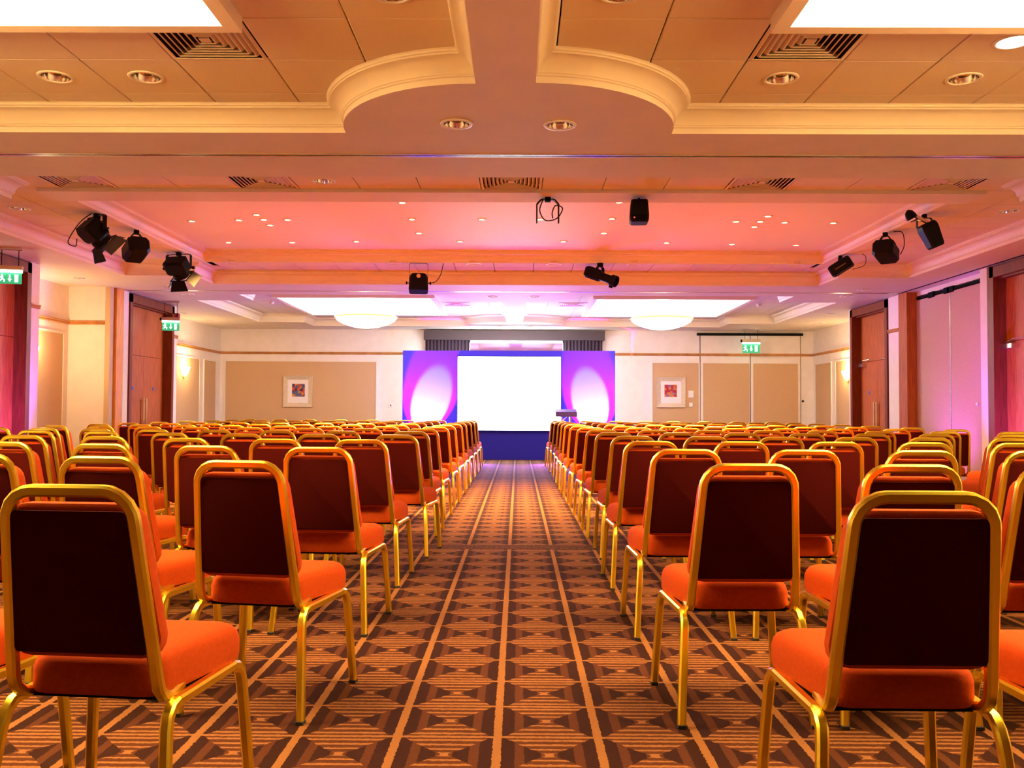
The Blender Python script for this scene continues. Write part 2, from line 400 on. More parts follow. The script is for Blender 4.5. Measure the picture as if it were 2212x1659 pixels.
# partition tracks let into the soffit
def track(y):
    t = MB().box((XL+.3, y-.035, ZS-.005), (XR-.3, y-.010, ZS+.01)).box((XL+.3, y+.010, ZS-.005), (XR-.3, y+.035, ZS+.01)).build('partition_track', ALU, ceiling)
    MB().box((XL+.3, y-.010, ZS-.002), (XR-.3, y+.010, ZS+.01)).build('track_slot', DARK, ceiling)
track(6.99); track(15.0)
MB().box((6.36, 11.0, ZS-.004), (6.40, 15.1, ZS+.01)).build('track_slot', DARK, ceiling)

# downlights (unlit, chrome reflector) and the lit ones
def dl_proto():
    t = MB().loft([[(r*math.cos(2*math.pi*i/28), r*math.sin(2*math.pi*i/28), z) for i in range(28)] for r, z in ((.090,.004),(.090,-.004),(.096,-.008),(.112,-.006),(.116,0),(.090,.004))], cap=False)
    r = MB().loft([[(r_*math.cos(2*math.pi*i/28), r_*math.sin(2*math.pi*i/28), z) for i in range(28)] for r_, z in ((.090,0),(.088,.03),(.075,.065),(.05,.085))], cap=False)
    r.add([(.05*math.cos(2*math.pi*i/14), .05*math.sin(2*math.pi*i/14), .085) for i in range(14)], [tuple(range(14))])
    b = MB().lathe([(.012,.085),(.014,.06),(.006,.045)], 10)
    return t, r, b
t_, r_, b_ = dl_proto()
def mesh_of(mb, name, m, smooth=True):
    me = bpy.data.meshes.new(name); me.from_pydata(mb.v, [], mb.f); me.update(); me.materials.append(m)
    if smooth:
        for p in me.polygons: p.use_smooth = True
    return me
ME_TRIM, ME_REF, ME_BULB = mesh_of(t_, 'trim_ring', WHITEP), mesh_of(r_, 'reflector', CHROME), mesh_of(b_, 'bulb', WHITEP)
def side_of(x): return ' on lectern side' if x > 0 else ' across from lectern side'
def downlight(x, y, z, label, group, lit=False):
    if not lit: label += side_of(x)
    o = thing('downlight', label, 'downlight', (x, y, z), 0, group)
    place('trim_ring', ME_TRIM, o); place('reflector', ME_REF, o); place('bulb', ME_BULB, o)
    if lit:
        MB().lathe([(.001,.02),(.07,.018),(.088,.0),(.07,-.006),(.001,-.008)], 24, cap=False).build('glowing_lens', LITDL, o, True)
    return o
for i, (x, y) in enumerate(dl1):
    if i == 6: downlight(x, y, HC, 'glowing white round downlight in a tile beside the big light panel', None, True)
    else: downlight(x, y, HC, 'unlit chrome downlight in a tile by the near light panels', 'unlit downlights in the tiles by the bright panels')
for x, y in dl2: downlight(x, y, HC, 'small unlit chrome downlight in the tile ring around the coffer', 'downlights in the tile ring around the coffer')
for i, (x, y) in enumerate(soffit_dl):
    lab, g = ('unlit chrome downlight in the smooth plaster soffit', 'downlights in the plaster soffit')
    if i < 2: lab, g = ('unlit chrome downlight in the half-round plaster bulge', 'downlights in the half-round bulge')
    downlight(x, y, ZS, lab, g)
# four-way square air diffusers
def vent(x, y, label, group, wy=TP):
    label += side_of(x)
    o = thing('air_vent', label, 'air vent', (x, y, HC), 0, group)
    h = TP/2-.004
    def ring(r0, z0, r1, z1, th=.006):
        q = lambda r, z: [(-r,-r,z),(r,-r,z),(r,r,z),(-r,r,z)]
        return MB().loft([q(r0,z0), q(r1,z1), q(r1-th,z1+.004), q(r0-th,z0+.004), q(r0,z0)], cap=False)
    ring(h, 0, h-.02, -.006).build('frame', TILE, o)
    k = 0
    r = h-.030
    while r > .04:
        ring(r, .026, r-.024, -.004).build('louvre', TILE, o); r -= .038
    MB().box((-.03,-.03,-.004), (.03,.03,.006)).build('centre_plate', TILE, o)
    MB().box((-h,-h,.05), (h,h,.06)).build('duct_backing', DARK, o)
    return o
for i, (x, y) in enumerate(vent1): vent(x, y, 'square louvred air vent by the near light panel', 'air vents at the bright panels')
for x, y in vent2: vent(x, y, 'square louvred air vent in tiles along the coffer edge', 'air vents along the coffer edge')
for x, y in ((-1.26, 18.2), (1.09, 18.2)):
    v = vent(x, y, 'pale square air vent by the far light panel', 'air vents by the far panels'); v.location.z = HC-.012
# luminous panels
def light_panel(x0, x1, y0, y1, m, label, group):
    o = thing('light_panel', label, 'light panel', ((x0+x1)/2, (y0+y1)/2, HC), 0, group)
    hx, hy, b = (x1-x0)/2, (y1-y0)/2, .085
    fr = MB()
    for a0, a1, c0, c1 in ((-hx-b, hx+b, hy, hy+b), (-hx-b, hx+b, -hy-b, -hy), (-hx-b, -hx, -hy, hy), (hx, hx+b, -hy, hy)): fr.box((a0, c0, -.085), (a1, c1, .02))
    fr.build('frame', CORNICE, o)
    MB().box((-hx, -hy, -.072), (hx, hy, -.066)).build('diffuser', m, o)
    return o
light_panel(-4.50, -1.635, 2.5, 4.86, DIFF1, 'big square ceiling light panel over the chairs across the aisle from the lectern', 'near light panels')
light_panel(1.48, 4.35, 2.5, 4.86, DIFF1, 'big square ceiling light panel over the lectern-side chairs', 'near light panels')
light_panel(-4.52, -1.65, 16.72, 19.68, DIFF3, 'bright ceiling light panel above the bowl lamp across the aisle from the lectern', 'far light panels')
light_panel(1.48, 4.35, 16.80, 19.80, DIFF3, 'bright ceiling light panel above the bowl lamp on the lectern side', 'far light panels')
# halogen star lights in the coffer
stars = [(-4.045,11.008),(-3.441,10.945),(-3.134,10.64),(-3.123,10.905),(-3.133,11.23),(-2.834,10.91),(-4.037,12.402),(-3.149,12.387),(-2.239,12.303),(-1.308,9.99),(-1.302,10.861),(-1.311,11.711),(-.807,12.279),(-.45,10.849),(.259,10.838),(.611,12.254),(1.108,11.672),(1.125,10.8),(1.118,9.937),(2.038,12.33),(2.957,12.416),(3.864,12.469),(2.656,10.936),(2.96,11.24),(2.947,10.925),(2.959,10.63),(3.262,10.98),(3.864,10.998)]
sb = mesh_of(MB().lathe([(.030,.004),(.030,-.006),(.040,-.010),(.052,-.008),(.055,0)], 20, cap=False), 'bezel', WHITEP)
sl = mesh_of(MB().lathe([(.030,-.003),(.020,-.007),(.002,-.009)], 16), 'lens', STARM)
for x, y in stars:
    o = thing('halogen_spot', 'tiny brightly lit halogen spot in the pink coffer ceiling', 'spotlight', (x, y, Z3), 0, 'halogen star lights in the coffer')
    place('bezel', sb, o); place('lens', sl, o)
    q = lamp('halogen_beam', 'SPOT', (0, 0, -.02), STAR_W, WARM, None, spot_size=R(104), spot_blend=.8, shadow_soft_size=.03); q.parent = o
# bowl lamps in the far bay
for x, y, lab in ((-3.05, 3.45, 'wide glowing glass bowl lamp under the near light panel across from the lectern side'), (2.90, 3.45, 'wide glowing glass bowl lamp under the near light panel on the lectern side'), (-3.11, 18.25, 'wide glowing glass bowl lamp hanging across the aisle from the lectern'), (2.93, 18.35, 'wide glowing glass bowl lamp hanging on the lectern side')):
    o = thing('bowl_lamp', lab, 'lamp', (x, y, 3.02), 0, 'glass bowl lamps')
    MB().lathe([(.60,.0),(.62,-.02),(.58,-.07),(.45,-.14),(.27,-.195),(.10,-.222),(.002,-.226)], 40, cap=False).build('bowl', BOWL if y > 9 else BOWLN, o, True)
    MB().lathe([(.60,.012),(.635,.012),(.64,-.018),(.61,-.026),(.60,.012)], 40, cap=False).build('brass_rim', GOLD, o, True)
    for k in range(3):
        a = 2*math.pi*k/3; MB().sweep([(.55*math.cos(a), .55*math.sin(a), 0), (.2*math.cos(a), .2*math.sin(a), .196)], cprof(.008), (0, 0, 1)).build('hanging_rod', GOLD, o)
    if y > 9:
        l = lamp('bowl_light', 'POINT', (0, 0, .06), 70, (1, .80, .52), None, shadow_soft_size=.10); l.parent = o

# ------------------------------------------------------------------ walls
def wall(name, a, b): return struct(MB().box(a, b).build(name, WALLP))
wall_left = wall('wall_left', (XL-.15, -6.0, 0), (XL, YB+.15, ZS+.25))
wall_right = wall('wall_right', (XR, -6.0, 0), (XR+.15, YB+.15, ZS+.25))
wall_back = struct(MB().box((XL-.15, YB, 0), (-1.25, YB+.15, ZS+.25)).box((1.15, YB, 0), (XR+.15, YB+.15, ZS+.25)).box((-1.25, YB, 0), (1.15, YB+.15, 1.0)).box((-1.25, YB, 3.0), (1.15, YB+.15, ZS+.25)).build('wall_back', WALLP))
wall_front = struct(MB().box((XL-.15, -6.15, 0), (XR+.15, -6.0, ZS+.25)).build('wall_front', WOODD))  # unseen end wall, dark and set far back to limit bounce on chair backs
FL, FR = -6.65, 6.45               # faces of the door lobbies
def part(name, m, parent, a, b): return MB().box(a, b).build(name, m, parent)
# left side: lobby wall with door 1, recess, partition pocket, lobby with door 2
part('lobby_wall', WALLP, wall_left, (XL, -6.0, 0), (FL, 9.9, ZS))
part('pilaster', WALLP, wall_left, (XL, 12.14, 0), (FL, 12.38, ZS))
part('pocket_wall', WALLP, wall_left, (XL, 14.58, 0), (-6.74, 14.80, ZS))
part('partition_edge', mat('buff_edge', (.62, .46, .28), .6), wall_left, (-6.74, 14.56, 0), (-6.66, 14.70, ZS))
part('partition_jamb', mat('amber_wood', (.78, .32, .03), .4, noise=.2, nscale=5, stretch=(9, 9, .7)), wall_left, (-6.68, 14.72, 0), (-6.62, 14.98, ZS))
part('pilaster', WALLP, wall_left, (XL, 15.02, 0), (FL, 15.24, ZS))
part('pilaster', WALLP, wall_left, (XL, 17.22, 0), (FL, 17.42, ZS))
# right side
part('lobby_wall', WALLP, wall_right, (FR, -6.0, 0), (XR, 9.9, ZS))
part('pilaster', WALLP, wall_right, (FR, 12.33, 0), (XR, 12.55, ZS))
part('pilaster', WALLP, wall_right, (FR, 15.20, 0), (XR, 15.66, ZS))
part('partition_jamb', WOOD, wall_right, (FR-.02, 14.88, 0), (FR+.35, 15.20, ZS))
part('partition_jamb', WOODD, wall_right, (FR-.02, 12.27, 0), (FR+.12, 12.33, ZS))
part('pilaster', WALLP, wall_right, (FR, 17.42, 0), (XR, 17.52, ZS))
part('pocket_lining', DARK, wall_right, (6.95, 12.55, 0), (7.0, 14.9, ZS))
part('pocket_head', WALLP, wall_right, (6.60, 12.55, 3.05), (7.0, 14.9, ZS))
def rail(name, parent, path, prof=None):
    prof = prof or [(0,-.03),(.012,-.03),(.022,-.015),(.016,.0),(.030,.018),(.030,.03),(0,.03)]
    P = [Vector(p) for p in path]; rings = []
    for i, p in enumerate(P):
        d1 = (P[i]-P[i-1]).normalized() if i else (P[1]-P[0]).normalized(); d2 = (P[i+1]-P[i]).normalized() if i < len(P)-1 else d1
        n1 = Vector((d1.y, -d1.x, 0)); n2 = Vector((d2.y, -d2.x, 0)); k = 1+n1.dot(n2); n = (n1+n2)/max(k, .2)
        rings.append([p + n*o + Vector((0, 0, z)) for o, z in prof])
    return MB().loft(rings).build(name, RAILW, parent)
ZR = 2.53
rail('picture_rail', wall_left, [(XL, 12.38, ZR), (XL, 14.58, ZR), (-6.74, 14.58, ZR)])
rail('picture_rail', wall_left, [(XL, 17.42, ZR), (XL, YB-.001, ZR)])
rail('picture_rail', wall_back, [(XL+.031, YB, ZR), (XR-.031, YB, ZR)])
rail('picture_rail', wall_right, [(XR, YB-.001, ZR), (XR, 17.52, ZR)])
rail('picture_rail', wall_right, [(FR, 15.66, ZR), (FR, 15.20, ZR)])
rail('picture_rail', wall_left, [(FL, 12.14, ZR), (FL, 12.38, ZR)])
rail('picture_rail', wall_left, [(FL, 17.22, ZR), (FL, 17.42, ZR)])
# fabric panels set on the walls, with a white bead round them
def fabric(parent, axis, p, u0, u1, z0, z1, s):
    t = .012
    if axis == 'x':
        a, b = sorted((p, p+s*t)); MB().bevbox((a, u0, z0), (b, u1, z1), .003).build('fabric_panel', FABRIC, parent)
        for (q0, q1, r0, r1) in ((u0-.03, u0, z0, z1+.03), (u1, u1+.03, z0, z1+.03), (u0, u1, z1, z1+.03)):
            MB().box((min(p, p+s*.022), q0, r0), (max(p, p+s*.022), q1, r1)).build('panel_bead', CORNICE, parent)
    else:
        a, b = sorted((p, p+s*t)); MB().bevbox((u0, a, z0), (u1, b, z1), .003).build('fabric_panel', FABRIC, parent)
        for (q0, q1, r0, r1) in ((u0-.03, u0, z0, z1+.03), (u1, u1+.03, z0, z1+.03), (u0, u1, z1, z1+.03)):
            MB().box((q0, min(p, p+s*.022), r0), (q1, max(p, p+s*.022), r1)).build('panel_bead', CORNICE, parent)
fabric(wall_left, 'x', XL, 12.6, 14.40, .30, 2.33, 1)
fabric(wall_left, 'x', XL, 18.0, 20.60, .30, 2.28, 1)
fabric(wall_left, 'x', XL, 20.92, 21.72, .30, 2.28, 1)
fabric(wall_right, 'x', XR, 18.0, 20.50, .30, 2.28, -1)
fabric(wall_right, 'x', XR, 20.82, 21.90, .30, 2.28, -1)
fabric(wall_back, 'y', YB, -7.21, -3.50, .30, 2.32, -1)
fabric(wall_back, 'y', YB, 3.30, 4.43, .30, 2.32, -1)

# ------------------------------------------------------------------ doors
def side_door(n, s, face, y0, y1, split=2.08, closers=False, leafsplit=True):
    """s=+1 room lies towards +x of the door (left wall), -1 right wall"""
    d = struct(MB().box((min(face-s*.30, face-s*.34), y0, 0), (max(face-s*.30, face-s*.34), y1, ZS)).build('door_%d' % n, DARK))
    def bx(name, m, x0, x1, a0, a1, z0, z1, par=d):
        xa, xb = sorted((face-s*x0, face-s*x1)); return MB().box((xa, a0, z0), (xb, a1, z1)).build(name, m, par)
    jw = .10
    bx('architrave', WOODD, -.025, .05, y0, y0+jw, 0, ZS-.02); bx('architrave', WOODD, -.025, .05, y1-jw, y1, 0, ZS-.02)
    bx('architrave', WOODD, -.025, .05, y0, y1, ZS-.16, ZS-.02)
    bx('jamb_lining', WOODD, .05, .20, y0+.02, y0+jw, 0, ZS-.14); bx('jamb_lining', WOODD, .05, .20, y1-jw, y1-.02, 0, ZS-.14)
    bx('head_lining', WOODD, .05, .20, y0+.02, y1-.02, ZS-.18, ZS-.10)
    a, b = y0+jw, y1-jw; mid = (a+b)/2
    bx('over_panel', WOOD, .15, .19, a, b, split+.006, ZS-.18)
    for q0, q1, hy in ((a, mid-.003, mid-.06), (mid+.003, b, mid+.06)):
        leaf = bx('door_leaf', WOOD, .15, .19, q0, q1, .01, split)
        bx('pull_handle', CHROME, .10, .115, hy-.022, hy+.022, .86, 1.32, leaf)
        bx('handle_post', CHROME, .115, .15, hy-.010, hy+.010, .90, .93, leaf); bx('handle_post', CHROME, .115, .15, hy-.010, hy+.010, 1.25, 1.28, leaf)
        c = (q0+q1)/2
        MB().lathe([(.035,0),(.035,.004),(.028,.006),(.002,.006)], 20, Matrix.Rotation(R(90*s), 4, 'Y'), (face-s*.15, c, 1.50)).build('sign_disc', mat('blue_disc', (.05, .10, .45), .4), leaf)
        if closers:
            e = q0 if q0 == a else q1; sg = 1 if q0 == a else -1
            bx('closer_body', ALU, .08, .15, min(e, e+sg*.24), max(e, e+sg*.24), 1.99, 2.05, leaf)
            MB().sweep([(face-s*.10, e+sg*.05, 2.06), (face-s*.06, e+sg*.32, 2.10), (face-s*.13, e+sg*.45, 2.12)], rprof(.012, .02, .003), (0, 0, 1)).build('closer_arm', ALU, leaf)
    MB().lathe([(.022,0),(.022,.008),(.002,.009)], 16, Matrix.Rotation(R(90*s), 4, 'Y'), (face-s*.15, mid+.06, .76)).build('lock_rose', CHROME, d)
    return d
side_door(1, 1, FL, 9.95, 12.13)
side_door(2, 1, FL, 15.25, 17.21)
side_door(3, -1, FR, 15.68, 17.41, closers=True)
side_door(4, -1, FR, 9.95, 12.26, closers=True)
# panelled double door in the back wall, light showing at the meeting gap
d5 = struct(MB().box((4.46, YB-.012, 0), (6.93, YB-.002, ZS-.10)).build('door_5', DARK))
for x0, x1 in ((4.475, 5.685), (5.705, 6.915)):
    leaf = MB().box((x0, YB-.030, .01), (x1, YB-.012, ZS-.10)).build('door_leaf', WALLP, d5)
    MB().bevbox((x0+.06, YB-.042, .30), (x1-.02 if x0 < 5 else x1-.06, YB-.030, 2.32), .003).build('fabric_panel', FABRIC, leaf)
    MB().box((x0, YB-.055, ZR-.03), (x1, YB-.030, ZR+.03)).build('picture_rail', RAILW, leaf)
MB().box((5.686, YB-.0118, .02), (5.704, YB-.0110, ZS-.12)).build('meeting_gap', GAPL, d5)
MB().lathe([(.025,0),(.03,.02),(.02,.045),(.002,.05)], 16, Matrix.Rotation(R(90), 4, 'X'), (6.98, YB, 1.40)).build('door_stop', RUBBER, wall_back)
o = tag(MB().box((4.38, YB-.10, 3.00), (6.97, YB-.03, 3.06)).build('curtain_track', BLACK), 'long black curtain rail over the panelled double door in the back wall', 'curtain rail')
# folding partition leaves parked on the right
fp = thing('folding_partition', 'tall two-leaf folding partition in beige cloth on the lectern-side wall', 'partition', (6.62, 13.7, 0))
CLOTH = mat('partition_cloth', (.60, .40, .32), .9, noise=.10, nscale=90, bump=.3, bscale=350)
for y0, y1 in ((12.58, 13.705), (13.725, 14.87)):
    leaf = MB().bevbox((-.03, y0-13.7, .02), (.03, y1-13.7, 2.98), .006).build('leaf', CLOTH, fp)
    MB().box((-.034, y0-13.7-.006, .02), (.034, y0-13.7, 2.98)).build('edge_strip', ALU, leaf); MB().box((-.034, y1-13.7, .02), (.034, y1-13.7+.006, 2.98)).build('edge_strip', ALU, leaf)
MB().box((-.03, -1.12, 2.995), (.02, 1.17, 3.03)).build('top_track', BLACKM, fp)
for y in (-1.04, -.02, .10, .62): MB().box((-.05, y-.09, 2.96), (.03, y+.09, 3.05)).build('carrier', BLACKM, fp)
MB().lathe([(.03,0),(.03,.01),(.022,.02),(.002,.022)], 18, Matrix.Rotation(R(-90), 4, 'Y'), (-.03, -.78, 1.25)).build('door_knob', WHITEP, fp)
# window behind the stage set
win = struct(MB().box((-1.25, YB+.02, 1.0), (1.15, YB+.06, 3.0)).build('window_1', MIRROR))
for a, b in (((-1.25, YB-.01, 2.80), (1.15, YB+.03, 2.86)), ((-1.25, YB-.01, 1.0), (-1.19, YB+.03, 2.86)), ((1.09, YB-.01, 1.0), (1.15, YB+.03, 2.86)), ((-1.25, YB-.01, 1.0), (1.15, YB+.03, 1.06))): part('window_frame', WHITEP, win, a, b)
pel = tag(MB().bevbox((-2.31, YB-.22, 2.86), (2.11, YB-.005, 3.09), .004).build('pelmet', PELM), 'plum fabric pelmet along the top of the stage window', 'pelmet')
def curtain(x0, x1, lab):
    m = MB(); n = 90; f = []; bk = []
    for i in range(n+1):
        x = x0+(x1-x0)*i/n; ph = 2*math.pi*(x-x0)/.085
        f.append((x, YB-.12+.028*math.sin(ph)+.008*math.sin(ph*.37+1)))
    m.loft([[(x, y, z) for x, y in f]+[(x, y+.012, z) for x, y in reversed(f)] for z in (.06, 1.2, 2.0, 2.857)])
    return tag(m.build('curtain', CURT, None, True), lab, 'curtain', 'plum curtains behind the stage set')
curtain(-2.28, -1.20, 'pleated plum curtain behind the stage flat across from the lectern')
curtain(1.10, 2.06, 'pleated plum curtain behind the stage flat on the lectern side')

# ------------------------------------------------------------------ stage set and screen
YS = 20.8
st = thing('stage_set', 'wide blue stage backdrop with two colour-lit side flats around the screen', 'stage backdrop', (-.21, YS, 0))
def sp(name, m, x0, x1, z0, z1, d=.05): return MB().bevbox((x0+.21, 0, z0), (x1+.21, d, z1), .003).build(name, m, st)
SA, SB2 = -1.410, .993
sp('side_flat', SETBLUE, -2.68, SA-.003, 0, 2.52); sp('side_flat', SETBLUE, SB2+.003, 2.245, 0, 2.53)
sp('header_panel', SETBLUE, SA, SB2, 2.395, 2.525); sp('base_panel', SETBASE, SA, SB2, 0, .665)
for x in (-2.2, -.8, .4, 1.8): MB().sweep([(x+.21, .05, 1.9), (x+.21, .75, .03), (x+.21, .06, .03)], rprof(.03, .03, .004), (1, 0, 0)).build('brace', BLACKM, st)
scr = thing('projection_screen', 'glowing white projection screen in the middle of the blue backdrop', 'screen', (-.21, YS-.004, .665))
MB().box((SA+.21+.012, -.035, .012), (SB2+.21-.012, -.028, 1.718)).build('screen_surface', SCREENM, scr)
for a, b in (((SA+.21, -.045, 0), (SB2+.21, .0, .012)), ((SA+.21, -.045, 1.718), (SB2+.21, .0, 1.73)), ((SA+.21, -.045, .012), (SA+.222, .0, 1.718)), ((SB2+.198, -.045, .012), (SB2+.21, .0, 1.718))): part('border', BLACKM, scr, a, b)
# lectern: truss column with a slanted desk
le = thing('lectern', 'small lectern with a dark slanted top on a metal truss stand before the screen', 'lectern', (1.0, 18.8, 0))
MB().cbox((0, 0, 1.11), (.44, .36, .03), Matrix.Rotation(R(14), 3, 'X')).build('desk', LECT, le); MB().cbox((0, -.19, 1.06), (.44, .02, .10)).build('front_lip', LECT, le)
for sx in (-1, 1):
    for sy in (-1, 1): MB().sweep([(sx*.09, sy*.09, .03), (sx*.09, sy*.09, 1.08)], cprof(.018), (1, 0, 0)).build('truss_tube', ALU, le)
for k in range(6):
    z = .08+k*.165
    for sy in (-1, 1): MB().sweep([(-.09, sy*.09, z), (.09, sy*.09, z+.155)] if k % 2 else [(.09, sy*.09, z), (-.09, sy*.09, z+.155)], cprof(.009), (0, 1, 0)).build('truss_brace', ALU, le)
MB().bevbox((-.25, -.22, 0), (.25, .22, .03), .006).build('base_plate', BLACK, le)

# ------------------------------------------------------------------ wall items
def sconce(x, y, z, s, lab):
    o = thing('wall_sconce', lab, 'wall lamp', (x, y, z), 0, 'wall sconces')
    m = MB(); rings = []
    for r, zz in ((.012,-.11),(.04,-.09),(.085,-.03),(.12,.05),(.135,.10)):
        rings.append([(s*(.02+r*.9*math.cos(R(t))), r*math.sin(R(t)), zz) for t in range(-90, 91, 15)])
    m.loft(rings, cap=False, closed=False); m.build('glass_shade', SCONCE, o, True)
    MB().lathe([(.05,0),(.05,.012),(.03,.02),(.002,.022)], 16, Matrix.Rotation(R(90*s), 4, 'Y'), (0, 0, -.09)).build('back_plate', GOLD, o)
    MB().sweep([(s*.01, 0, -.10), (s*.04, 0, -.13), (s*.05, 0, -.10)], cprof(.008), (0, 1, 0)).build('bracket', GOLD, o)
    l = lamp('sconce_light', 'POINT', (s*.16, 0, .12), SCONCE_W, (1, .66, .30), None, shadow_soft_size=.06); l.parent = o
sconce(XL+.012, 19.62, 1.95, 1, 'glowing glass sconce on the cloth panel past the exit-sign double door')
sconce(XL+.012, 13.40, 1.95, 1, 'glowing glass sconce in the recess between the two exit-sign doors')
sconce(XR-.012, 19.72, 1.93, -1, 'glowing glass sconce on the wall past the closer-fitted double door')
def pic_mat(seed, base):
    m = bpy.data.materials.new('abstract_print'); m.use_nodes = True; nt = m.node_tree; b = nt.nodes['Principled BSDF']; b.inputs['Roughness'].default_value = .4
    tc = nt.nodes.new('ShaderNodeTexCoord'); vo = nt.nodes.new('ShaderNodeTexVoronoi'); vo.inputs['Scale'].default_value = 14+seed; vo.distance = 'CHEBYCHEV'
    r = nt.nodes.new('ShaderNodeValToRGB'); r.color_ramp.interpolation = 'CONSTANT'
    cols = base; e = r.color_ramp.elements; e[0].color = (*cols[0], 1); e[1].position = .25; e[1].color = (*cols[1], 1)
    for i, c in enumerate(cols[2:]): q = e.new(.45+.18*i); q.color = (*c, 1)
    sh = nt.nodes.new('ShaderNodeSeparateColor'); nt.links.new(tc.outputs['Object'], vo.inputs['Vector']); nt.links.new(vo.outputs['Color'], sh.inputs[0])
    nt.links.new(sh.outputs[0], r.inputs[0]); nt.links.new(r.outputs[0], b.inputs['Base Color']); return m
def picture(x0, x1, z0, z1, px0, px1, pz0, pz1, m, lab):
    cx, cz = (x0+x1)/2, (z0+z1)/2
    o = thing('framed_picture', lab, 'picture', (cx, YB-.012, cz), 0, 'framed prints on the back wall')
    b = .10; hx, hz = (x1-x0)/2, (z1-z0)/2
    for k in range(4):
        q = [((-hx,-hz),(hx,-hz),(hx-b,-hz+b),(-hx+b,-hz+b)), ((hx,-hz),(hx,hz),(hx-b,hz-b),(hx-b,-hz+b)), ((hx,hz),(-hx,hz),(-hx+b,hz-b),(hx-b,hz-b)), ((-hx,hz),(-hx,-hz),(-hx+b,-hz+b),(-hx+b,hz-b))][k]
        MB().loft([[(x, 0, z) for x, z in q], [(x, -.045 if i < 2 else -.022, z) for i, (x, z) in enumerate(q)]]).build('frame_rail', FRAMEW, o)
    MB().box((-hx+b, -.016, -hz+b), (hx-b, 0, hz-b)).build('mount', MATB, o)
    MB().box((px0-cx, -.020, pz0-cz), (px1-cx, -.016, pz1-cz)).build('print', m, o)
picture(-5.77, -5.06, 1.205, 1.975, -5.56, -5.25, 1.455, 1.77, pic_mat(0, [(.06, .02, .10), (.50, .05, .03), (.60, .22, .03), (.08, .12, .25)]), 'pale framed abstract print in maroon and orange blocks on the wide cloth panel')
picture(3.40, 4.10, 1.235, 1.98, 3.59, 3.89, 1.49, 1.79, pic_mat(3, [(.45, .01, .03), (.42, .02, .03), (.25, .15, .40), (.60, .20, .05)]), 'pale framed abstract print with a red border beside the panelled double door')
def plate(x, z, w_, h_, lab, nm='socket_plate'):
    o = thing(nm, lab, {'socket_plate': 'socket', 'wall_notice': 'notice'}.get(nm, nm), (x, YB-(.012 if 3.3 < x < 4.43 else 0), z))
    MB().bevbox((-w_/2, -.014, -h_/2), (w_/2, 0, h_/2), .003).build('cover', WHITEP, o); MB().box((-w_*.15, -.018, -h_*.2), (w_*.15, -.014, h_*.2)).build('rocker', DARK if nm == 'socket_plate' else WHITEP, o)
plate(-3.13, 1.25, .09, .09, 'small white socket plate on the plain wall beside the stage flat')
plate(4.24, 1.30, .085, .10, 'white thermostat box beside the red-bordered print', 'thermostat')
plate(4.24, 1.56, .13, .17, 'pale paper notice above the thermostat box', 'wall_notice')
o = thing('alarm_sounder', 'small red alarm sounder on the lobby corner by an exit sign', 'alarm', (FL+.001, 17.30, 2.93))
MB().lathe([(.06,0),(.06,.05),(.05,.08),(.002,.085)], 20, Matrix.Rotation(R(90), 4, 'Y')).build('sounder_body', RED, o, True); MB().box((0, -.05, -.05), (.012, .05, .05)).build('sounder_base', RED, o)

# hanging exit signs: running figure, arrow, doorway
def exit_sign(x, y, rz, w_, drop, lab, group='hanging exit signs'):
    o = thing('exit_sign', lab, 'exit sign', (x, y, ZS), rz, group)
    h_ = w_*.52; z1 = -drop; hh = w_*.20
    MB().bevbox((-w_/2, -.02, -.035), (w_/2, .02, 0), .004).build('ceiling_bracket', ALU, o)
    for s in (-1, 1): MB().sweep([(s*w_*.36, 0, -.03), (s*w_*.36, 0, z1)], cprof(.005), (1, 0, 0)).build('hanging_wire', BLACKM, o)
    hs = MB().bevbox((-w_/2-.01, -.035, z1-hh), (w_/2+.01, .035, z1), .006).build('housing', mat('sign_housing', (.66, .52, .36), .5), o)
    MB().box((-w_/2, -.032, z1-hh-.03), (w_/2, .032, z1-hh)).build('light_tube', TUBE, hs)
    MB().box((-w_/2-.04, -.03, z1-hh*.9), (-w_/2-.012, .03, z1-.01)).build('end_cap', BLACKM, hs)
    zt = z1-hh-.03
    p = MB().box((-w_/2, -.005, zt-h_), (w_/2, .005, zt)).build('green_pane', GREEN, o)
    g = MB(); zc = zt-h_/2; u = h_/10
    def pl(pts):
        a = [(x_*u, -.0075, zc+z_*u) for x_, z_ in pts]; b = [(x_*u, -.005, zc+z_*u) for x_, z_ in pts]; MB_ = MB().loft([a, b]); return MB_
    cx = -5.6
    pl([(cx-.7+.8*math.cos(t*math.pi/5), 2.9+.8*math.sin(t*math.pi/5)) for t in range(10)]).build('figure_head', GLYPH, p)
    pl([(cx-1.6,1.6),(cx+.4,2.0),(cx+.2,-.4),(cx+1.8,-1.2),(cx+1.4,-3.4),(cx+.6,-3.3),(cx+.7,-1.7),(cx-.6,-1.0),(cx-1.4,-2.4),(cx-3.0,-2.6),(cx-3.0,-1.9),(cx-1.9,-1.6),(cx-1.2,-.2),(cx-1.2,.9),(cx-2.4,.2),(cx-2.8,.8)]).build('figure_body', GLYPH, p)
    pl([(-.5,3.2),(.5,3.2),(.5,-.6),(1.6,-.6),(0,-3.2),(-1.6,-.6),(-.5,-.6)]).build('arrow', GLYPH, p)
    pl([(4.0,3.3),(6.8,3.3),(6.8,-3.3),(4.0,-3.3)]).build('doorway', GLYPH, p)
exit_sign(-6.31, 11.05, R(12), .27, .23, 'green exit sign with white running figure hanging by the near violet-lit door')
exit_sign(-6.42, 16.50, R(14), .30, .30, 'green exit sign hanging by the door with the red alarm sounder')
exit_sign(5.60, 21.60, 0, .42, .24, 'green exit sign hanging in front of the panelled double door in the back wall')

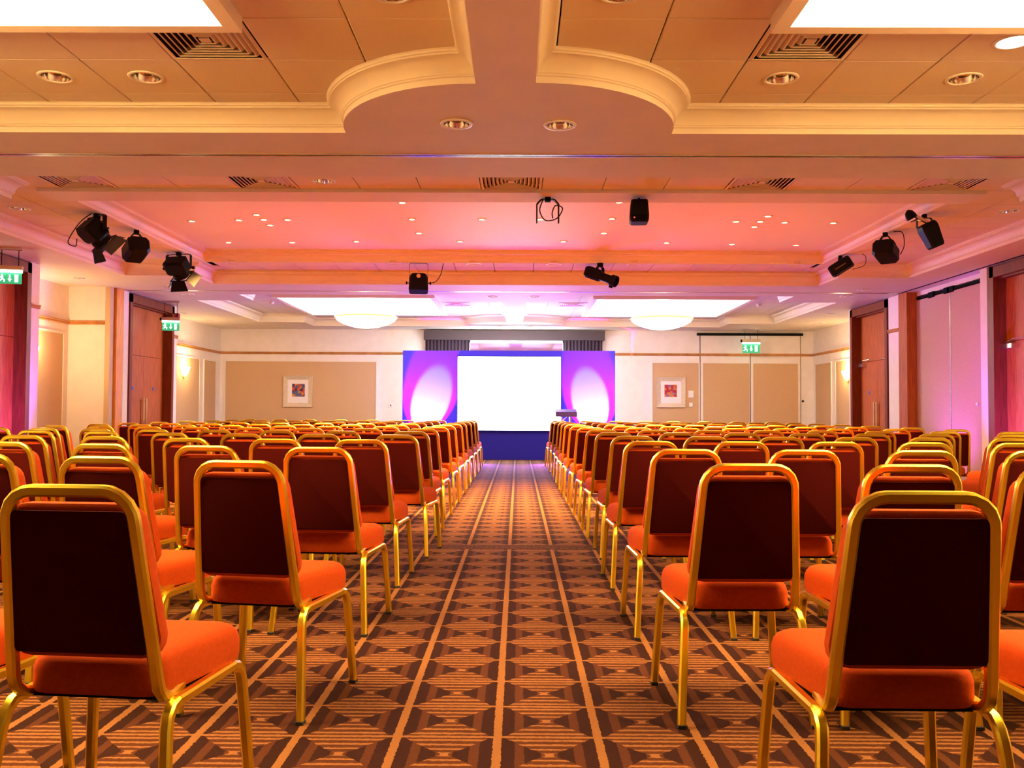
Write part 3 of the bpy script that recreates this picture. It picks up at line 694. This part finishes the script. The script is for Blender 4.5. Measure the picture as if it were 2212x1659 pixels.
# ------------------------------------------------------------------ stage lanterns
def lantern_root(loc, rz, lab, name='stage_lantern', cat='stage light'):
    return thing(name, lab, cat, loc, rz, 'stage lights around the coffer')
def clamp(o): MB().cbox((0, 0, -.025), (.05, .06, .05)).build('hook_clamp', BLACKM, o)
def yoke(o, w_, h_, z0=-.05, name='yoke', holes=0, t=.03):
    if not holes:
        MB().sweep([(-w_/2, 0, z0-h_), (-w_/2, 0, z0-.02), (-w_/2+.02, 0, z0), (w_/2-.02, 0, z0), (w_/2, 0, z0-.02), (w_/2, 0, z0-h_)], rprof(.006, t, .001), (1, 0, 0)).build(name, BLACK, o)
    else:
        y_ = MB().sweep([(-w_/2, 0, z0-.05), (-w_/2+.03, 0, z0-.01), (-w_/4, 0, z0), (w_/4, 0, z0), (w_/2-.03, 0, z0-.01), (w_/2, 0, z0-.05)], rprof(.012, t, .002), (1, 0, 0)).build(name, BLACK, o)
        for s in (-1, 1):                                       # arms pierced by round holes
            m = MB(); n = holes; step = (h_-.05)/n
            for k in range(n):
                zc = z0-.05-step*(k+.5); r_o = step*.5; wd = t*(1-.10*k)
                ring = lambda yy: [(s*w_/2+yy, a*wd*.5, zc+b*r_o) for a, b in ((-1,-1),(1,-1),(1,1),(-1,1))]
                inn = lambda yy: [(s*w_/2+yy, a*wd*.24, zc+b*r_o*.55) for a, b in ((-1,-1),(1,-1),(1,1),(-1,1))]
                m.loft([ring(-.006), ring(.006), inn(.006), inn(-.006), ring(-.006)], cap=False)
            m.build('pierced_arm', BLACK, y_)
def knobs(o, w_, z, mat_=BLACKM):
    for s in (-1, 1): MB().lathe([(.006,0),(.006,.03),(.022,.03),(.022,.05),(.002,.052)], 12, Matrix.Rotation(R(90*s), 4, 'Y'), (s*w_/2, 0, z)).build('tilt_knob', mat_, o)
def cable(o, pts):
    P = [Vector(p) for p in pts]; out = []
    for i in range(len(P)-1):
        p0, p1, p2, p3 = P[max(i-1, 0)], P[i], P[i+1], P[min(i+2, len(P)-1)]
        for k in range(6):
            t = k/6; out.append(.5*((2*p1)+(-p0+p2)*t+(2*p0-5*p1+4*p2-p3)*t*t+(-p0+3*p1-3*p2+p3)*t**3))
    out.append(P[-1]); MB().sweep(out, cprof(.006, 6), (.3, .5, .8)).build('cable', RUBBER, o)
def tilt(b, pitch, piv): return b.tf(Matrix.Translation(piv) @ Matrix.Rotation(R(pitch), 4, 'X') @ Matrix.Translation([-q for q in piv]))
def fresnel(loc, rz, pitch, lab, s=1.0):
    o = lantern_root(loc, rz, lab); o.scale = (s, s, s); clamp(o); yoke(o, .38, .20, z0=-.03, t=.05); piv = (0, 0, -.24); knobs(o, .38, -.22)
    def B(m, nm, mt, par, sm=False): return tilt(m, pitch, piv).build(nm, mt, par, sm)
    body = B(MB().bevbox((-.155, -.17, -.345), (.155, .05, -.135), .03), 'housing', BLACK, o)
    for k in range(4): B(MB().box((-.12, -.14+k*.045, -.134), (.12, -.12+k*.045, -.124)), 'cooling_fin', BLACKM, body)
    Mx = Matrix.Rotation(R(-90), 4, 'X')
    B(MB().lathe([(.09,.0),(.11,.02),(.11,.08),(.10,.08),(.09,.07),(.002,.065)], 24, Mx, (0, .03, -.24)), 'lens_tube', BLACK, body, True)
    B(MB().lathe([(.09,0),(.05,.015),(.002,.02)], 20, Mx, (0, .095, -.24)), 'lens', LENS, body, True)
    bd = B(MB().box((-.13, .11, -.36), (.13, .117, -.345)).box((-.13, .11, -.135), (.13, .117, -.12)).box((-.13, .11, -.36), (-.115, .117, -.12)).box((.115, .11, -.36), (.13, .117, -.12)), 'barn_door_ring', BLACK, o)
    def flap(rows, mt): B(MB().loft([rows, [(x, y+.004, z) for x, y, z in rows]]), 'barn_door', mt, bd)
    flap([(-.10, .115, -.12), (.10, .115, -.12), (.12, .20, -.06), (-.12, .20, -.06)], BLACK)
    flap([(-.10, .115, -.36), (.10, .115, -.36), (.14, .235, -.43), (-.14, .235, -.43)], BLACK)
    flap([(-.13, .115, -.35), (-.13, .115, -.13), (-.20, .22, -.11), (-.20, .22, -.37)], BLACK)
    flap([(.13, .115, -.35), (.13, .115, -.13), (.21, .21, -.11), (.21, .21, -.37)], GREYM)
    return o
f1 = fresnel((-4.72, 9.95, 3.30), R(-40), -42, 'black fresnel stage light with open barn doors, nearest the near track', 1.0)
cable(f1, [(-.02, -.05, -.0), (-.16, -.12, -.10), (-.30, -.18, -.30), (-.20, -.14, -.36), (-.08, -.18, -.30)])
f2 = fresnel((-4.72, 12.38, 3.30), R(-14), -46, 'black fresnel stage light with drooping barn doors at the far coffer corner', 1.0)
cable(f2, [(-.02, 0, 0), (-.10, 0, .012), (-.20, .02, .002)])
def par_box(loc, rz, pitch, lab, sz=(.26, .34, .22), holes=5, s=1.0):
    o = lantern_root(loc, rz, lab); o.scale = (s, s, s); clamp(o); yoke(o, sz[0]*.55, .17, holes=holes, t=.05); piv = (0, 0, -.22)
    x, y, z = sz
    m = MB().loft([[(a*x/2*k, yy, -.24+b*z/2*k) for a, b in ((-.7,-1),(.7,-1),(1,-.6),(1,.6),(.7,1),(-.7,1),(-1,.6),(-1,-.6))] for yy, k in ((-y/2, .8), (-y/2+.05, 1), (y/2-.03, 1), (y/2, .96))])
    b = tilt(m, pitch, piv).build('housing', BLACK, o)
    tilt(MB().box((-x*.36, y/2, -.24-z*.36), (x*.36, y/2+.008, -.24+z*.36)), pitch, piv).build('lens', LENS, b)
    tilt(MB().box((-x*.40, -y*.2, -.24+z/2), (x*.40, y*.2, -.24+z/2+.01)), pitch, piv).build('vent_cover', BLACKM, b)
    return o
par_box((-4.66, 10.85, 3.30), R(40), -18, 'black rectangular stage light on a pierced yoke beside the open-doored fresnel', s=.98)
r2 = par_box((4.44, 10.85, 3.30), R(-38), -14, 'black rectangular stage light on a ladder yoke between scanner and corner spot', s=.95)
cable(r2, [(.10, 0, .0), (.20, .02, -.02), (.22, .03, -.18), (.18, .0, -.30)])
# boxy flood on a thin wire yoke
fl = lantern_root((-1.48, 13.22, 3.304), R(6), 'boxy black floodlight on a thin square yoke under the far coffer edge')
yoke(fl, .27, .28, z0=-.004, t=.012); piv = (0, 0, -.24); knobs(fl, .27, -.30)
hb = tilt(MB().loft([[(a*.135*k, b*.10*k, z) for a, b in ((-.8,-1),(.8,-1),(1,-.7),(1,.7),(.8,1),(-.8,1),(-1,.7),(-1,-.7))] for z, k in ((-.44, 1.0), (-.42, 1.06), (-.24, 1.0), (-.18, .82), (-.17, .7))]), -12, piv).build('housing', BLACK, fl)
MB().lathe([(.03,0),(.03,.006),(.002,.007)], 16, Matrix.Rotation(R(90), 4, 'X'), (0, -.125, -.21)).build('maker_badge', mat('badge', (.75, .6, .3), .4), hb)
cable(fl, [(.10, .0, -.30), (.24, 0, -.28), (.32, 0, -.18), (.36, 0, -.02), (.36, 0, 0)])
# empty pierced bracket with its cable
yk = lantern_root((.29, 9.0, 3.28), 0, 'empty black pierced yoke bracket with a dangling cable', 'lamp_bracket', 'bracket')
yoke(yk, .19, .24, z0=-.03, holes=4, t=.05); clamp(yk)
yk.scale = (1.15, 1.15, 1.0)
for q in yk.children: pass
cable(yk, [(-.04, 0, -.03), (-.07, 0, -.14), (-.02, 0, -.24), (.08, 0, -.22), (.13, 0, -.12), (.07, 0, -.09), (.04, 0, -.16), (.045, 0, -.22)])
# hanging rounded box light
hx = lantern_root((1.21, 9.0, 3.28), R(-4), 'black rounded box effects light on a short stem near the empty bracket')
MB().sweep([(0, 0, 0), (0, 0, -.05)], cprof(.010), (1, 0, 0)).build('stem', BLACK, hx)
b = MB().loft([[(a*.092*k, b_*.11*k, z) for a, b_ in ((-.8,-1),(.8,-1),(1,-.8),(1,.8),(.8,1),(-.8,1),(-1,.8),(-1,-.8))] for z, k in ((-.27, .86), (-.25, 1.0), (-.20, 1.03), (-.07, .93), (-.045, .88))]).build('housing', BLACK, hx)
MB().box((-.075, -.118, -.255), (.075, -.108, -.205)).build('grille', BLACKM, b); MB().box((-.06, -.121, -.24), (-.045, -.118, -.225)).build('indicator', mat('indicator_red', (.4, .03, .02), .4, emit=(1, .1, .05), estr=.6), b)
# profile spots
def profile(loc, rz, pitch, lab, s=1.0, L_=.40):
    o = lantern_root(loc, rz, lab); o.scale = (s, s, s); clamp(o); yoke(o, .15, .10, t=.04); piv = (0, 0, -.16); Mx = Matrix.Rotation(R(-90), 4, 'X')
    b = tilt(MB().bevbox((-.07, -.22, -.24), (.07, .02, -.09), .025), pitch, piv).build('housing', BLACK, o)
    tilt(MB().lathe([(.055,0),(.055,.16),(.075,.165),(.075,.23),(.065,.23),(.06,.20),(.002,.195)], 20, Mx, (0, .02, -.165)), pitch, piv).build('lens_barrel', BLACK, b, True)
    tilt(MB().cbox((.0, .20, -.245), (.03, .04, .03)), pitch, piv).build('focus_knob', BLACKM, b)
    return o
profile((1.20, 13.18, 3.304), R(-125), -22, 'small black profile spot pointing down under the far coffer edge', 1.15)
r1 = lantern_root((4.47, 12.45, 3.30), R(60), 'short black can spot at the far lectern-side coffer corner')
r1.scale = (.78, .78, .78); clamp(r1); yoke(r1, .17, .12, t=.05); piv = (0, 0, -.18)
rb = tilt(MB().bevbox((-.10, -.20, -.30), (.10, .20, -.10), .02), -30, piv).build('housing', BLACK, r1)
tilt(MB().box((-.104, -.10, -.22), (-.098, .10, -.205)), -30, piv).build('side_slot', mat('slot_bronze', (.20, .08, .03), .4), rb)
tilt(MB().box((-.085, .20, -.285), (.085, .206, -.115)), -30, piv).build('lens', LENS, rb)
cable(r1, [(.02, -.20, -.26), (.02, -.40, -.20), (.02, -.42, -.05), (.02, -.36, 0)])
# scanner with mirror arm
sn = lantern_root((4.46, 9.85, 3.30), R(0), 'black scanner effects light with a curved mirror arm')
sn.scale = (.80, .80, .80); clamp(sn); yoke(sn, .20, .14, t=.05); piv = (0, 0, -.16)
Mt = Matrix.Translation((0, 0, -.16)) @ Matrix.Rotation(R(26), 4, 'Y')
hs = MB().loft([[(a*.115*k, b_*.12*k, z) for a, b_ in ((-.8,-1),(.8,-1),(1,-.7),(1,.7),(.8,1),(-.8,1),(-1,.7),(-1,-.7))] for z, k in ((-.33, .72), (-.30, .82), (-.05, 1.0), (.0, .95), (.03, .8))]).tf(Matrix.Translation((.03, 0, -.15)) @ Matrix.Rotation(R(-24), 4, 'Y')).build('housing', BLACK, sn)
MB().sweep([(.02, -.05, -.12), (-.07, -.06, -.075), (-.15, -.06, -.035), (-.19, -.06, -.02)], rprof(.035, .05, .01), (0, 1, 0)).build('mirror_arm', ALU, sn)
MB().lathe([(.07,-.06),(.075,-.02),(.055,.04),(.02,.07),(.002,.075)], 20, Matrix.Rotation(R(-30), 4, 'Y'), (-.22, -.06, -.02)).build('mirror_hood', BLACK, sn, True)
MB().lathe([(.045,0),(.045,.012),(.002,.014)], 18, Matrix.Rotation(R(160), 4, 'Y'), (-.17, -.06, -.095)).build('mirror', BLACK, sn)
MB().sweep([(-.03, -.04, -.10), (-.14, -.05, -.085)], cprof(.015), (0, 1, 0)).build('mirror_bracket', ALU, sn)
# smoke detectors on the far tiles
for x, y in ((-4.95, 17.9), (4.83, 18.0)):
    o = thing('smoke_detector', 'small white smoke detector beside the far light panel'+side_of(x), 'smoke detector', (x, y, HC), 0, 'smoke detectors')
    MB().lathe([(.06,0),(.06,-.02),(.05,-.03)], 20).build('base', WHITEP, o, True); MB().lathe([(.05,-.03),(.045,-.055),(.02,-.065),(.002,-.066)], 20).build('sensor_dome', WHITEP, o, True)

# ------------------------------------------------------------------ chairs
def trap_outline(hw0, y0, hw1, y1, inset, rad, n=4):
    """rounded trapezoid, rear half-width hw0 at y0, front half-width hw1 at y1"""
    hw0 -= inset; hw1 -= inset; y0 += inset; y1 -= inset; r = max(rad-inset*.5, .012)
    pts = []
    for cx, cy, a0 in ((hw1-r, y1-r, 0), (-hw1+r, y1-r, 90), (-hw0+r, y0+r, 180), (hw0-r, y0+r, 270)):
        for k in range(n+1):
            a = R(a0+90*k/n); pts.append((cx+r*math.cos(a), cy+r*math.sin(a)))
    return pts
def chair_meshes():
    D = {}
    fr = rprof(.029, .027, .006)
    # back hoop
    by = lambda z: .055-(z-.46)*(.085/.46)
    right = [(.176, .20, .398), (.182, .13, .392), (.187, .09, .402), (.188, .066, .425), (.187, .056, .455)]
    xs = lambda z: .187-(z-.46)*(.027/.40)
    for z in (.56, .66, .76, .845): right.append((xs(z), by(z), z))
    for t in (15, 35, 55, 75, 90):
        z = .845+.072*math.sin(R(t)); x = xs(.845)-.072*(1-math.cos(R(t))); right.append((x, by(z), z))
    top = [(0.0, by(.917)-.004, .9175)]
    path = right+top+[(-x, y, z) for x, y, z in reversed(right)]
    D['back_frame'] = (MB().sweep(path, fr, (1, 0, 0)), GOLD, True)
    # side leg frames
    def legpath(s):
        rear = [(s*.236, .0, 0), (s*.222, .035, .22), (s*.214, .054, .325), (s*.211, .066, .357), (s*.210, .088, .377), (s*.209, .118, .3825)]
        front = [(s*.218, .43, .3825), (s*.220, .456, .377), (s*.223, .474, .357), (s*.226, .480, .325), (s*.234, .490, .20), (s*.246, .505, 0)]
        return rear, front
    for s, nm in ((1, 'r'), (-1, 'l')):
        rear, front = legpath(s)
        D['leg_rear_'+nm] = (MB().sweep(rear, fr, (1, 0, 0)), GOLD, True)
        D['leg_front_'+nm] = (MB().sweep(list(reversed(front)), fr, (1, 0, 0)), GOLD, True)
        D['rail_'+nm] = (MB().sweep([rear[-1], front[0]], fr, (1, 0, 0)), GOLD, True)
        for k, p in (('rear', rear[0]), ('front', front[-1])):
            D['cap_%s_%s' % (k, nm)] = (MB().bevbox((p[0]-.0145, p[1]-.0155, -.0005), (p[0]+.0145, p[1]+.0155, .014), .002), RUBBER, False)
    # seat cushion
    rings = []
    for z, i in ((.392, .014), (.396, .004), (.412, 0), (.452, 0), (.474, .006), (.489, .018), (.498, .036), (.503, .070), (.506, .12)):
        rings.append([(x, y, z) for x, y in trap_outline(.186, .092, .226, .505, i, .055)])
    D['seat'] = (MB().loft(rings), SEATF, True)
    MBp = MB().box((-.19, .115, .383), (.19, .47, .391))
    D['seat_base'] = (MBp, BLACKM, False)
    # backrest cushion (front of the hoop) and the back panel inside it
    def back_pts(hw0, z0, hw1, z1, ins, rad): return trap_outline(hw0, z0, hw1, z1, ins, rad)
    rings = []
    for d, i in ((.006, .012), (.014, .002), (.040, 0), (.058, .006), (.070, .020), (.076, .042)):
        rings.append([(x, by(z)+d, z) for x, z in back_pts(.200, .498, .174, .886, i, .055)])
    D['backrest'] = (MB().loft(list(reversed(rings))), SEATF, True)
    rings = []
    for d, i in ((-.010, .004), (-.008, 0), (.006, 0)):
        rings.append([(x, by(z)+d, z) for x, z in trap_outline(.177, .515, .151, .868, i, .018)])
    D['back_panel'] = (MB().loft(list(reversed(rings))), BACKF, True)
    out = {}
    for k, (mb, m, smo) in D.items():
        nm = {'leg': 'leg', 'rail': 'seat_rail', 'cap': 'foot_cap'}.get(k.split('_')[0], k)
        me = bpy.data.meshes.new(nm); me.from_pydata(mb.v, [], mb.f); me.update(); me.materials.append(m)
        if smo:
            for p in me.polygons: p.use_smooth = True
            me.set_sharp_from_angle(angle=R(40))
        out[k] = (nm, me)
    return out
CM = chair_meshes()
ORD = ['', 'first', 'second', 'third', 'fourth', 'fifth', 'sixth', 'seventh', 'eighth', 'ninth', 'tenth', 'eleventh', 'twelfth', 'thirteenth', 'fourteenth']
def chair(x, y, rz, label, caps):
    o = thing('banquet_chair', label, 'chair', (x, y, 0), rz, 'gold-framed chairs in rows facing the screen')
    legs = {}
    for k, (nm, me) in CM.items():
        if k.startswith('cap'): continue
        q = place(nm, me, o); legs[k] = q
    if caps:
        for k, (nm, me) in CM.items():
            if k.startswith('cap'): place(nm, me, legs['leg'+k[3:]])
    return o
rowY_L = {1: 2.17, 2: 3.25, 3: 4.47, 4: 5.69, 5: 6.85, 6: 8.03, 7: 9.24, 8: 10.48, 9: 11.70, 10: 12.93, 11: 14.15, 12: 15.37, 13: 16.60, 14: 17.95}
footX_L = {2: -.756, 3: -.745, 4: -.748, 5: -.681, 6: -.718, 7: -.741, 8: -.728, 9: -.732, 10: -.724, 11: -.732, 12: -.722, 13: -.721, 14: -.735}
footX_R = {2: .574, 3: .58, 4: .589, 5: .628, 6: .612, 7: .619, 8: .606, 9: .592, 10: .588, 11: .598, 12: .602, 13: .588, 14: .575}
left_rows = {1: [(-1.07, 0), (-1.66, .12)], 2: [(None, 0), (-1.61, .24), (-2.20, .42)], 3: [(None, 0), (-1.575, .10), (-2.20, .30), (-2.84, .52)],
             4: [(None, 0), (-1.54, .05), (-2.14, .14), (-2.83, .47), (-3.46, .60), (-4.08, .72)],
             5: [(None, 0), (-1.54, .12), (-2.14, .14), (-2.75, .28), (-3.50, .72), (-4.20, .98), (-4.85, 1.15)]}
def visible(x, y): return 1119+1940*(x+.25)/(y+.3) > -30 and 1119+1940*(x-.25)/(y+.3) < 2242
for i in range(1, 15):
    Y = rowY_L[i]
    if i in left_rows: cols = left_rows[i]
    else: cols = [(None, 0)]+[(-.95-.605*j-(.012*(i-5))*j*.5, (.95 if i < 9 else .70)*(j/7)**1.7) for j in range(1, 8)]
    fromscreen = ORD[15-i]
    for j, (x, dy) in enumerate(cols):
        if x is None: x = footX_L[i]-.242
        jx, jy = (0, 0) if (j == 0 or i < 6) else (random.uniform(-.03, .03), random.uniform(-.03, .03))
        if j < len(cols)-1 and cols[j+1][0] is not None: sl = (cols[j+1][1]-dy)/(abs(cols[j+1][0]-x))
        elif j > 0: sl = (dy-cols[j-1][1])/max(abs(x-(cols[j-1][0] or x+.6)), .1)
        else: sl = 0
        rz = -min(sl, .5)*.45 + random.uniform(-.015, .015)
        yy = Y+dy+jy
        if not visible(x, yy): continue
        seat = 'aisle seat' if j == 0 else '%s seat from aisle' % ORD[j+1]
        chair(x+jx, yy, rz, 'red gold-framed chair across aisle from lectern, %s row from screen, %s' % (fromscreen, seat), i <= 5)
rightX = [None, 1.40, 1.97, 2.54, 3.11, 3.70, 4.36, 5.05]
for i in range(1, 15):
    Y = {1: 2.11}.get(i, rowY_L[i]-.045)
    fromscreen = ORD[15-i]
    for j, x in enumerate(rightX):
        if i == 1: x = [.94, 1.53][j] if j < 2 else 9
        elif x is None: x = footX_R[i]+.242
        jx, jy = (0, 0) if j == 0 or i < 4 else (random.uniform(-.025, .025), random.uniform(-.03, .03))
        if i == 2: x += {1: -.01, 2: -.04}.get(j, 0)
        if not visible(x, Y): continue
        seat = 'aisle seat' if j == 0 else '%s seat from aisle' % ORD[j+1]
        chair(x+jx, Y+jy, random.uniform(-.015, .02), 'red gold-framed chair on lectern side, %s row from screen, %s' % (fromscreen, seat), i <= 5)
